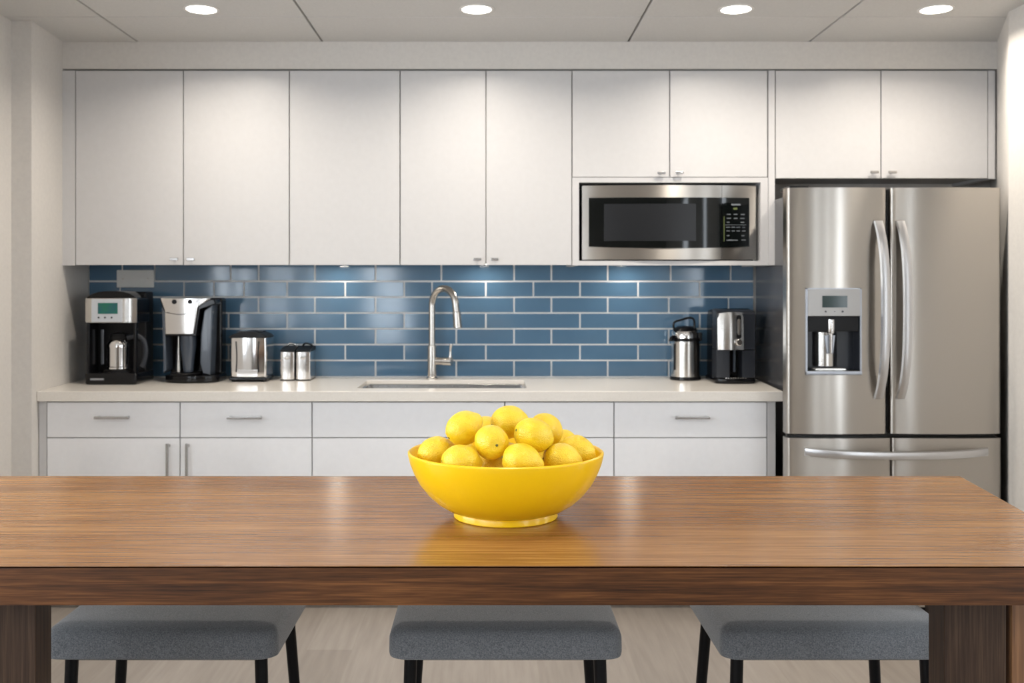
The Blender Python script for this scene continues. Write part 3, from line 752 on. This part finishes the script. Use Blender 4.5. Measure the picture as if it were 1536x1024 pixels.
cr = obj('carafe', lathe(bmesh.new(), [(0, Z0+.061), (.046, Z0+.061), (.050, Z0+.066), (.050, Z0+.074), (.047, Z0+.077), (.047, Z0+.160), (.050, Z0+.170), (.046, Z0+.184), (.036, Z0+.196), (0, Z0+.196)], cx, cy, 40), M['chrome'], t, label='steel carafe')
obj('carafe_lid', lathe(bmesh.new(), [(0, Z0+.1965), (.037, Z0+.1965), (.040, Z0+.205), (.034, Z0+.222), (.012, Z0+.228), (0, Z0+.228)], cx, cy, 32), M['blackm'], cr)
obj('carafe_handle', tube(bmesh.new(), smoothpts([(cx+.040, cy, Z0+.205), (cx+.085, cy+.005, Z0+.212), (cx+.112, cy+.008, Z0+.190), (cx+.121, cy+.010, Z0+.140), (cx+.112, cy+.008, Z0+.090), (cx+.104, cy+.006, Z0+.072)], 6), .010, 14, flat=(1, 1.2)), M['grayp'], cr)
# --- pod brewer
y0 = 4.50
def kx(px): return X(px, y0)
def kz(py): return Z(py, y0)
t = thing('coffee_maker', 'black pod coffee brewer with tapering steel face, between drip maker and toaster', 'coffee maker', (kx(280), y0+.1, Z0))
bm = bmesh.new(); pts = []
ax0, ax1, ay0, ay1 = kx(241), kx(323), y0, 4.70
for i in range(17):
    a = PI+PI*i/16; pts.append(((ax0+ax1)/2+(ax1-ax0)/2*math.cos(a), y0+.07+.07*math.sin(a)))
pts += [(ax1, ay1-.01), (ax1-.012, ay1), (ax0+.012, ay1), (ax0, ay1-.01)]
prism(bm, pts, Z0, Z0+.034, bev=.006, axis='z'); obj('base', bm, M['black'], t)
obj('drip_tray', lathe(bmesh.new(), [(0, Z0+.0345), (.066, Z0+.0345), (.070, Z0+.040), (.066, Z0+.044), (0, Z0+.042)], kx(272), y0+.068, 40), M['blackm'], t)
obj('housing', B(ax0+.006, ax1-.001, y0+.115, ay1-.003, Z0+.03, kz(447), bev=.012, seg=3), M['black'], t)
bm = bmesh.new(); prism(bm, [(kx(240), kz(449)), (kx(320), kz(449)), (kx(322), kz(456)), (kx(299), kz(464)), (kx(293), kz(504)), (kx(246), kz(504)), (kx(245), kz(466)), (kx(239), kz(452))][::-1], y0+.012, y0+.13, bev=.004)
obj('brew_head', bm, M['black'], t)
bm = bmesh.new(); prism(bm, [(kx(239.5), kz(447)), (kx(317), kz(447)), (kx(296.5), kz(460)), (kx(290.5), kz(501)), (kx(247.5), kz(501)), (kx(246.5), kz(466))][::-1], y0-.002, y0+.0115, bev=.003)
bend(bm, kx(239.5), kx(317), .010)
o = obj('front_panel', bm, M['polish'], t, label='polished steel face plate')
obj('seam', tube(bmesh.new(), smoothpts([(kx(249), y0-.0025, kz(468.5)), (kx(270), y0-.0025, kz(471.5)), (kx(290), y0-.0025, kz(468.5))], 6), .0013, 8), M['blackm'], o)
for px in (261.5, 285): obj('button', tube(bmesh.new(), [(kx(px), y0+.004, kz(452.5)), (kx(px), y0-.0035, kz(452.5))], .0105, 20), M['blackm'], t)
bm = bmesh.new(); prism(bm, [(kx(316), kz(457)), (kx(303), kz(466)), (kx(298), kz(500)), (kx(297), kz(545)), (kx(301), kz(561)), (kx(312), kz(563)), (kx(314), kz(520))], y0+.03, y0+.13, bev=.006, seg=3)
obj('side_column', bm, M['slate'], t, label='glossy slate grey side column')
bm = bmesh.new(); prism(bm, [(kx(240), kz(458)), (kx(245.5), kz(468)), (kx(247), kz(555)), (kx(243), kz(560)), (kx(241.5), kz(500))], y0+.02, y0+.12, bev=.003, seg=2)
obj('side_column', bm, M['slate'], t, label='glossy slate grey side column')
obj('cup_guard', lathe(bmesh.new(), [(0, Z0+.046), (.022, Z0+.046), (.027, Z0+.10), (.037, Z0+.165), (.037, kz(504)-.001), (0, kz(504)-.001)], kx(276), y0+.066, 32), M['slate'], t, label='slate grey tapered brewing sleeve')
obj('steel_post', lathe(bmesh.new(), [(0, Z0+.045), (.016, Z0+.045), (.012, Z0+.13), (.006, kz(504)-.001), (0, kz(504)-.001)], kx(258), y0+.10, 20), M['nickel'], t)

# --- toaster
y0 = 4.563
def tx(px): return X(px, y0)
def tz(py): return Z(py, y0)
t = thing('toaster', 'shiny steel toaster with black top and base between brewer and canisters', 'toaster', (tx(371), y0+.08, Z0))
bm = bmesh.new(); prism(bm, [(tx(344.5), tz(567)), (tx(343.3), tz(535)), (tx(344), tz(508)), (tx(347), tz(503)), (tx(371), tz(501.5)), (tx(396), tz(503)), (tx(398.6), tz(508)), (tx(399), tz(535)), (tx(398), tz(567))][::-1], y0+.004, y0+.150, bev=.008, seg=3)
bend(bm, tx(343.3), tx(399), .012)
obj('body', bm, M['chrome'], t, label='polished steel shell')
obj('base', B(tx(343), tx(400), y0+.000, y0+.155, Z0+.006, tz(566), bev=.005, seg=2), M['black'], t)
for xx in (tx(349), tx(393)):
    for yy in (y0+.018, y0+.135): obj('foot', lathe(bmesh.new(), [(0, Z0), (.010, Z0), (.010, Z0+.0075), (0, Z0+.0075)], xx, yy, 14), M['blackm'], t)
bm = bmesh.new(); pr = [(tx(343)+(tx(400)-tx(343))*i/12, tz(504.5)+.024*(1-abs(i/6-1)**2.2)) for i in range(13)]
pr = pr+[(tx(400), tz(507)), (tx(343), tz(507))]
prism(bm, pr, y0+.001, y0+.153, bev=.004); obj('top_cover', bm, M['blackm'], t)
bm = bmesh.new()
for yy in (y0+.045, y0+.10): box(bm, tx(352), tx(391), yy-.009, yy+.009, tz(498.5), tz(497.2)+.001)
for sgn, px in ((1, 353.3), (-1, 387.5)):
    obj('lever_slot', tube(bmesh.new(), smoothpts([(tx(px), y0+.0085, tz(512)), (tx(px+sgn*1.2), y0+.0085, tz(535)), (tx(px+sgn*.2), y0+.0085, tz(558))], 6), [.003]*13, 10), M['blackm'], t)
obj('bread_slots', bm, M['black'], t, smooth=False)
obj('crumb_tray', B(tx(355), tx(386), y0+.0028, y0+.010, tz(565), tz(554.5), bev=.001), M['chrome'], t)

# --- pair of canisters
y0 = 4.628
def cx_(px): return X(px, y0)
for (p0, p1, w) in ((420, 441.3, 'left'), (443.6, 465.3, 'right')):
    t = thing('canister', 'small square steel canister with black lid, the %s one of the pair by the toaster' % w, 'canister', (cx_((p0+p1)/2), y0+.07, Z0), 'pair of steel canisters')
    zt_ = Z(527, y0)
    obj('body', bend(B(cx_(p0), cx_(p1), y0, y0+.145, Z0+.003, zt_, bev=.005, seg=3), cx_(p0), cx_(p1), .004, 8), M['polish'], t)
    obj('base', B(cx_(p0)+.0005, cx_(p1)-.0005, y0+.001, y0+.144, Z0, Z0+.0045), M['blackm'], t, smooth=False)
    bm = bmesh.new(); prism(bm, [(y0-.001, zt_+.0003), (y0+.146, zt_+.0003), (y0+.146, zt_+.020), (y0+.09, zt_+.020), (y0-.001, zt_+.005)], cx_(p0)-.0005, cx_(p1)+.0005, bev=.002, axis='x')
    ld = obj('lid', bm, M['blackm'], t)
    obj('clasp', tube(bmesh.new(), smoothpts([(cx_(p0+5), y0+.09, zt_+.02), (cx_(p0+9), y0+.085, zt_+.032), (cx_(p1-5), y0+.09, zt_+.028), (cx_(p1-2), y0+.095, zt_+.0205)], 5), .0045, 10), M['chrome'] if w == 'left' else M['blackm'], ld)
    xk = cx_((p0+p1)/2+.8); zk = Z(536.5, y0)
    bm = bmesh.new(); tube(bm, [(xk, y0+.0005, zk), (xk, y0-.010, zk)], .0035, 12); tube(bm, smoothpts([(xk-.010, y0-.010, zk+.003), (xk, y0-.013, zk-.002), (xk+.009, y0-.010, zk+.005)], 4), .0055, 12)
    obj('knob', bm, M['chrome'], t)

# --- airpot
y0 = 4.69
cxp = X(1028, y0)
def az(py): return Z(py, 4.63)
t = thing('airpot', 'steel vacuum airpot with black top and carrying handle, beside the right-hand coffee machine', 'airpot', (cxp, y0, Z0))
R_ = .068
obj('base', lathe(bmesh.new(), [(0, Z0), (R_+.003, Z0), (R_+.005, Z0+.006), (R_+.003, Z0+.014), (R_, Z0+.016), (0, Z0+.016)], cxp, y0, 48), M['black'], t)
obj('body', lathe(bmesh.new(), [(0, Z0+.0165), (R_, Z0+.0165), (R_, Z0+.02), (R_, az(516)), (R_-.002, az(512)), (0, az(512))], cxp, y0, 48), M['steel2'], t)
obj('collar', lathe(bmesh.new(), [(0, az(511.9)), (R_+.002, az(511.9)), (R_+.003, az(510)), (R_, az(507.5)), (0, az(507.5))], cxp, y0, 48), M['black'], t)
obj('shoulder', lathe(bmesh.new(), [(0, az(507.4)), (R_-.003, az(507.4)), (R_-.003, az(501)), (R_-.010, az(497)), (0, az(497))], cxp, y0, 48), M['chrome'], t)
obj('lid', lathe(bmesh.new(), [(0, az(496.9)), (R_-.012, az(496.9)), (R_-.018, az(493)), (R_-.034, az(490)), (0, az(489.5))], cxp, y0, 40), M['blackm'], t)
obj('carrying_handle', tube(bmesh.new(), smoothpts([P(1012, 497, 4.66), P(1011, 484, 4.66), P(1024, 479, 4.66), P(1034, 476.5, 4.66), P(1041, 480, 4.66), P(1041.5, 497, 4.66)], 6), .0050, 12), M['black'], t)
obj('spout', tube(bmesh.new(), smoothpts([(cxp-.045, y0-.03, az(506)), (cxp-.068, y0-.045, az(505.5)), (cxp-.077, y0-.05, az(509)), (cxp-.078, y0-.051, az(512))], 4), .008, 12), M['black'], t)
obj('gauge_strip', B(cxp-.061, cxp-.056, y0-.0425, y0-.036, az(555), az(516)), M['blackm'], t)
obj('latch', B(cxp+.055, cxp+.073, y0-.035, y0+.005, az(512), az(499), bev=.004), M['black'], t)

# --- right-hand coffee machine
y0 = 4.469
def rx_(px): return X(px, y0)
def rz(py): return Z(py, y0)
t = thing('coffee_maker', 'compact black coffee machine with curved steel front, next to the refrigerator', 'coffee maker', (rx_(1104), y0+.1, Z0))
b0, b1 = rx_(1076), rx_(1134.5)
bm = bmesh.new(); prism(bm, [(y0+.105, Z0+.02), (y0+.225, Z0+.02), (y0+.225, rz(475)), (y0+.20, rz(466)), (y0+.105, rz(463.5))], b0+.001, b1, bev=.008, seg=3, axis='x')
obj('housing', bm, M['black'], t)
bm = bmesh.new(); prism(bm, [(y0+.012, rz(524)), (y0+.104, rz(524)), (y0+.104, rz(464.5)), (y0+.03, rz(466)), (y0+.012, rz(471))], b0, b1, bev=.005, seg=3, axis='x')
obj('brew_head', bm, M['grayp'], t, label='dark grey brew head')
# curved steel face
bm = bmesh.new(); cols = []
xa, xb = rx_(1077), rx_(1116)
for i in range(13):
    u_ = i/12; x = xa+(xb-xa)*u_; yy = y0+.010-.018*math.sin(PI*min(1, u_*.75+.12)); zt_ = rz(474-6*math.sin(PI*(.2+.5*u_)))
    cols.append([bm.verts.new((x, yy+.012*k_*k_, rz(524.5)+(zt_-rz(524.5))*(k_ if k_ else 0))) for k_ in (0, .3, .55, .75, .9, 1.0)] + [bm.verts.new((x, y0+.04, zt_)), bm.verts.new((x, y0+.04, rz(524.5)))])
for p, q in zip(cols[:-1], cols[1:]):
    for i in range(8): bm.faces.new((p[i], q[i], q[(i+1) % 8], p[(i+1) % 8]))
bm.faces.new(cols[0]); bm.faces.new(list(reversed(cols[-1]))); bmesh.ops.recalc_face_normals(bm, faces=bm.faces[:])
fp = obj('front_panel', bm, M['steel2'], t, label='curved brushed steel face')
xc = rx_(1107.5)
obj('control_slot', prism(bmesh.new(), rrect(xc-.012, xc+.012, rz(508), rz(472.5), .011), y0-.010, y0+.012, bev=.001), M['blackm'], t)
obj('slide', prism(bmesh.new(), rrect(xc-.006, xc+.007, rz(502), rz(478), .006), y0-.013, y0-.009, bev=.001), M['nickel'], t)
obj('knob', tube(bmesh.new(), [(xc, y0-.008, rz(513)), (xc, y0-.018, rz(513)), (xc, y0-.021, rz(513))], [.016, .0155, .012], 28), M['chrome'], t)
obj('side_panel', B(b0, rx_(1096), y0+.015, y0+.11, Z0+.026, rz(525), bev=.003), M['grayp'], t)
obj('side_panel', B(rx_(1115), b1, y0+.015, y0+.11, Z0+.026, rz(525), bev=.003), M['grayp'], t)
obj('nozzle', tube(bmesh.new(), [(rx_(1105.5), y0+.05, rz(525)), (rx_(1105.5), y0+.05, Z0+.05)], .0055, 14), M['slate'], t)
bm = bmesh.new(); pts = []
for i in range(17):
    a = PI+PI*i/16; pts.append(((b0+b1)/2+(b1-b0+.008)/2*math.cos(a), y0+.035+.035*math.sin(a)))
pts += [(b1+.004, y0+.225), (b0-.004, y0+.225)]
prism(bm, pts, Z0, Z0+.024, bev=.006, axis='z'); obj('base', bm, M['black'], t)
bm = bmesh.new()
for q in range(9):
    x = rx_(1089)+q*.011; box(bm, x, x+.006, y0+.010, y0+.09, Z0+.0245, Z0+.027)
obj('drip_grille', bm, M['chrome'], t, smooth=False)

# ------------------------------------------------------------------ table
TZ = 0.91; TF = 1.56; TBk = 2.30; TH = .0615
xrb, xrf, xlb, xlf = 1.081, 0.985, -1.30, -1.25
t = thing('dining_table', 'long walnut table with thick top across the foreground', 'table', (0, (TF+TBk)/2, 0))
bm = bmesh.new(); prism(bm, [(xlf, TF), (xrf, TF), (xrb, TBk), (xlb, TBk)], TZ-TH, TZ-.0012, axis='z')
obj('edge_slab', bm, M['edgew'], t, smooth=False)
bm = bmesh.new(); prism(bm, [(xlf, TF-.0), (xrf, TF-.0), (xrb, TBk), (xlb, TBk)], TZ-.0045, TZ, axis='z', bev=.0012)
# keep the veneer just proud of the slab edge
bm.normal_update()
obj('top', bm, M['tablew'], t, label='satin walnut table top')
zt_ = TZ-TH-.0003
for s, nm in ((-1, 'leg'), (1, 'leg')):
    for yy in (1.64, 2.16):
        if yy > 2: xa, xb = (.965, 1.03)
        else: xa, xb = (.745, .847)
        lo, hi = (xa, xb) if s > 0 else (-xb-.10, -xa)
        if s < 0 and yy > 2: lo, hi = -1.15, -1.05
        obj('leg', B(lo, hi, yy, yy+.06, 0.0005, zt_, bev=.002), M['legw'], t, label='dark brown wooden leg')
obj('leg', B(.856, .925, 1.64, 1.70, 0.0005, zt_, bev=.002), M['postw'], t, label='lighter walnut post beside the right leg')



# ------------------------------------------------------------------ bowl and lemons
BX, BY = X(758.5, 1.90), 1.90
t = thing('bowl', 'yellow glazed ceramic bowl of lemons on the walnut table', 'bowl', (BX, BY, TZ))
zb = TZ+.0003
prof = [(0, zb+.004), (.085, zb+.004), (.089, zb), (.0970, zb), (.0985, zb+.0015), (.0983, zb+.010), (.0968, zb+.0128)]
out = [(.0975, .0135), (.112, .0175), (.130, .0285), (.148, .045), (.163, .064), (.174, .084), (.1815, .103), (.1855, .119)]
prof += [(r, zb+z) for r, z in out]
prof += [(.1853, zb+.1225), (.1825, zb+.1245), (.1795, zb+.1225)]
inn = [(.1775, .117), (.172, .100), (.164, .082), (.153, .063), (.138, .045), (.118, .030), (.09, .021), (.05, .0165), (0, .0155)]
prof += [(r, zb+z) for r, z in inn]
bm = lathe(bmesh.new(), prof, BX, BY, 96)
o = obj('vessel', bm, M['bowl'], t)

def lemon_mesh(seed):
    bm = bmesh.new(); rr_ = random.Random(seed); n = 26; a, bq = .0385, .0315
    prof = []
    for i in range(n+1):
        th = PI*i/n; x = -math.cos(th)*a*.93; r = bq*max(0, math.sin(th))**.92 if 0 < i < n else 0
        prof.append([r, x])
    # nipple end and stem end
    for p in prof:
        u_ = p[1]/(a*.93)
        if u_ > .90: p[1] += (u_-.90)*.045; p[0] = p[0]
        if u_ < -.965: p[1] += .0018
    seg = 40; rings = []
    for r, x in prof:
        if r < 1e-5: rings.append([bm.verts.new((x, 0, 0))])
        else: rings.append([bm.verts.new((x, r*math.cos(2*PI*k/seg), r*math.sin(2*PI*k/seg))) for k in range(seg)])
    for p, q in zip(rings[:-1], rings[1:]):
        for k_ in range(seg):
            j = (k_+1) % seg
            if len(p) == 1: bm.faces.new((p[0], q[j], q[k_]))
            elif len(q) == 1: bm.faces.new((p[k_], p[j], q[0]))
            else: bm.faces.new((p[k_], p[j], q[j], q[k_]))
    off = Vector((seed*3.1, seed*1.7, 0))
    for v in bm.verts:
        nn = noise.noise(v.co*38+off)*.0016+noise.noise(v.co*95+off)*.0006
        v.co += v.co.normalized()*nn
    bmesh.ops.recalc_face_normals(bm, faces=bm.faces[:])
    return bm
def lemon(px, py, d, direction, scale, label, seed, xyz=None):
    c = Vector(xyz) if xyz else P(px, py, d)
    me = obj('lemon', lemon_mesh(seed), M['lemon'])
    st = bpy.data.meshes.new('stem'); bm = bmesh.new(); tube(bm, [(-.0352, 0, 0), (-.0345, 0, 0), (-.032, 0, 0)], [.0017, .0024, .0026], 10); bm.to_mesh(st); bm.free(); st.materials.append(M['stemend'])
    so = bpy.data.objects.new('stem', st); C.objects.link(so); so.parent = me
    me.location = c; me.scale = (scale,)*3
    me.rotation_euler = Vector(direction).to_track_quat('X', 'Z').to_euler()
    return tag(me, label, 'lemon', 'lemons in the yellow bowl')
# direction = where the pointed end looks
lemon(696, 642, 1.865, (.75, .25, .45), .98, 'lemon high on the left, leaning with its pointed end up to the right', 1)
lemon(763, 633, 1.90, (.85, .3, .12), .98, 'topmost lemon of the pile, at its middle', 2)
lemon(737.5, 663, 1.81, (-.27, .95, .02), .99, 'lemon in the centre showing its stem end to the front', 3)
lemon(800, 652.5, 1.82, (.88, .25, -.30), 1.0, 'large lemon right of centre, lying in front of the upper right lemon', 4)
lemon(819, 645, 1.93, (.5, .5, -.65), .97, 'lemon at upper right, partly hidden behind a larger one', 5)
lemon(866, 677, 1.885, (.8, -.3, -.45), .95, 'rightmost lemon, by the rim of the bowl', 6)
lemon(842, 690, 1.825, (.9, .1, -.1), .98, 'lemon at front right, between the front middle one and the rightmost one', 7)
lemon(782, 691.5, 1.775, (.95, -.05, -.2), 1.0, 'lemon at the front, just right of the middle of the rim', 8)
lemon(691, 693, 1.785, (.93, .2, -.1), .98, 'lemon at the front left, right of the leftmost lemon', 9)
lemon(653.5, 679, 1.875, (.75, .35, .30), .95, 'leftmost lemon, by the left rim of the bowl', 10)
lemon(729, 646, 1.985, (.3, .9, .1), .92, 'lemon at the back, barely showing left of the topmost one', 11)
lemon(843, 666, 1.985, (.7, .6, .1), .92, 'lemon at the back right, barely showing above the rightmost one', 12)
lemon(736, 702, 1.845, (.9, .1, .1), .92, 'lemon low in the front gap under the centre lemon', 13)
lemon(0, 0, 0, (.6, .7, 0), .92, 'lemon buried under the topmost one', 14, xyz=(.036, 1.912, 1.018))
lemon(0, 0, 0, (.2, .9, .1), .92, 'lemon buried at the left back of the pile', 15, xyz=(-.047, 1.935, 1.013))
lemon(0, 0, 0, (.1, 1, 0), .90, 'lemon buried under the right side of the pile', 16, xyz=(.101, 1.91, 1.004))

# ------------------------------------------------------------------ stools
def make_stool(cx, label):
    SF, SB = 2.042, 2.44; zt, zb_ = .646, .581
    t = thing('bar_stool', label, 'stool', (cx, (SF+SB)/2, 0), 'grey upholstered stools')
    bm = bmesh.new(); n = 28; mgrid = 22; hw = .241
    # cushion: rounded slab with a softly crowned top
    rings = []
    outline = rrect(cx-hw, cx+hw, SF, SB, .032, 8)
    ccx, ccy = cx, (SF+SB)/2
    def ins(k_, z):
        out_ = []
        for x, y in outline:
            dx, dy = x-ccx, y-ccy
            out_.append(bm.verts.new((ccx+dx*(1-k_/hw), ccy+dy*(1-k_/((SB-SF)/2)), z)))
        return out_
    prof = [(.007, zb_), (.0015, zb_+.003), (0, zb_+.010), (0, zb_+.022), (.0005, zt-.024), (.004, zt-.013), (.011, zt-.006), (.024, zt-.001), (.050, zt+.001), (.09, zt+.003), (.14, zt+.005), (.19, zt+.006)]
    for k_, z in prof: rings.append(ins(k_, z))
    for a, c in zip(rings[:-1], rings[1:]):
        for i in range(len(a)): bm.faces.new((a[i], a[(i+1) % len(a)], c[(i+1) % len(a)], c[i]))
    bm.faces.new(list(reversed(rings[0]))); bm.faces.new(rings[-1]); bmesh.ops.recalc_face_normals(bm, faces=bm.faces[:])
    for v in bm.verts: v.co.z += noise.noise(v.co*14)*.0015
    s = obj('seat', bm, M['fabric'], t)
    o = obj('frame', B(cx-.195, cx+.195, SF+.04, SB-.04, zb_-.014, zb_-.0003, bev=.003), M['legm'], t)
    for sx_, fy, bx_ in ((-1, SF+.055, 0), (1, SF+.055, 0), (-1, SB-.05, 0), (1, SB-.05, 0)):
        back = fy > 2.2
        xt = cx+sx_*(.198 if not back else .196); xb2 = cx+sx_*(.215 if not back else .235)
        yb2 = fy + (.03 if back else -.015)
        obj('leg', tube(bmesh.new(), [(xt, fy, zb_-.006), (xt+(xb2-xt)*.5, fy+(yb2-fy)*.5, .30), (xb2, yb2, .0008)], [.0135, .0125, .0105], 18), M['legm'], t)
    return t
make_stool(-.678, 'grey fabric stool with black legs at the left end of the table')
make_stool(.032, 'grey fabric stool with black legs under the middle of the table, below the bowl')
make_stool(.716, 'grey fabric stool with black legs partly behind the right table leg')
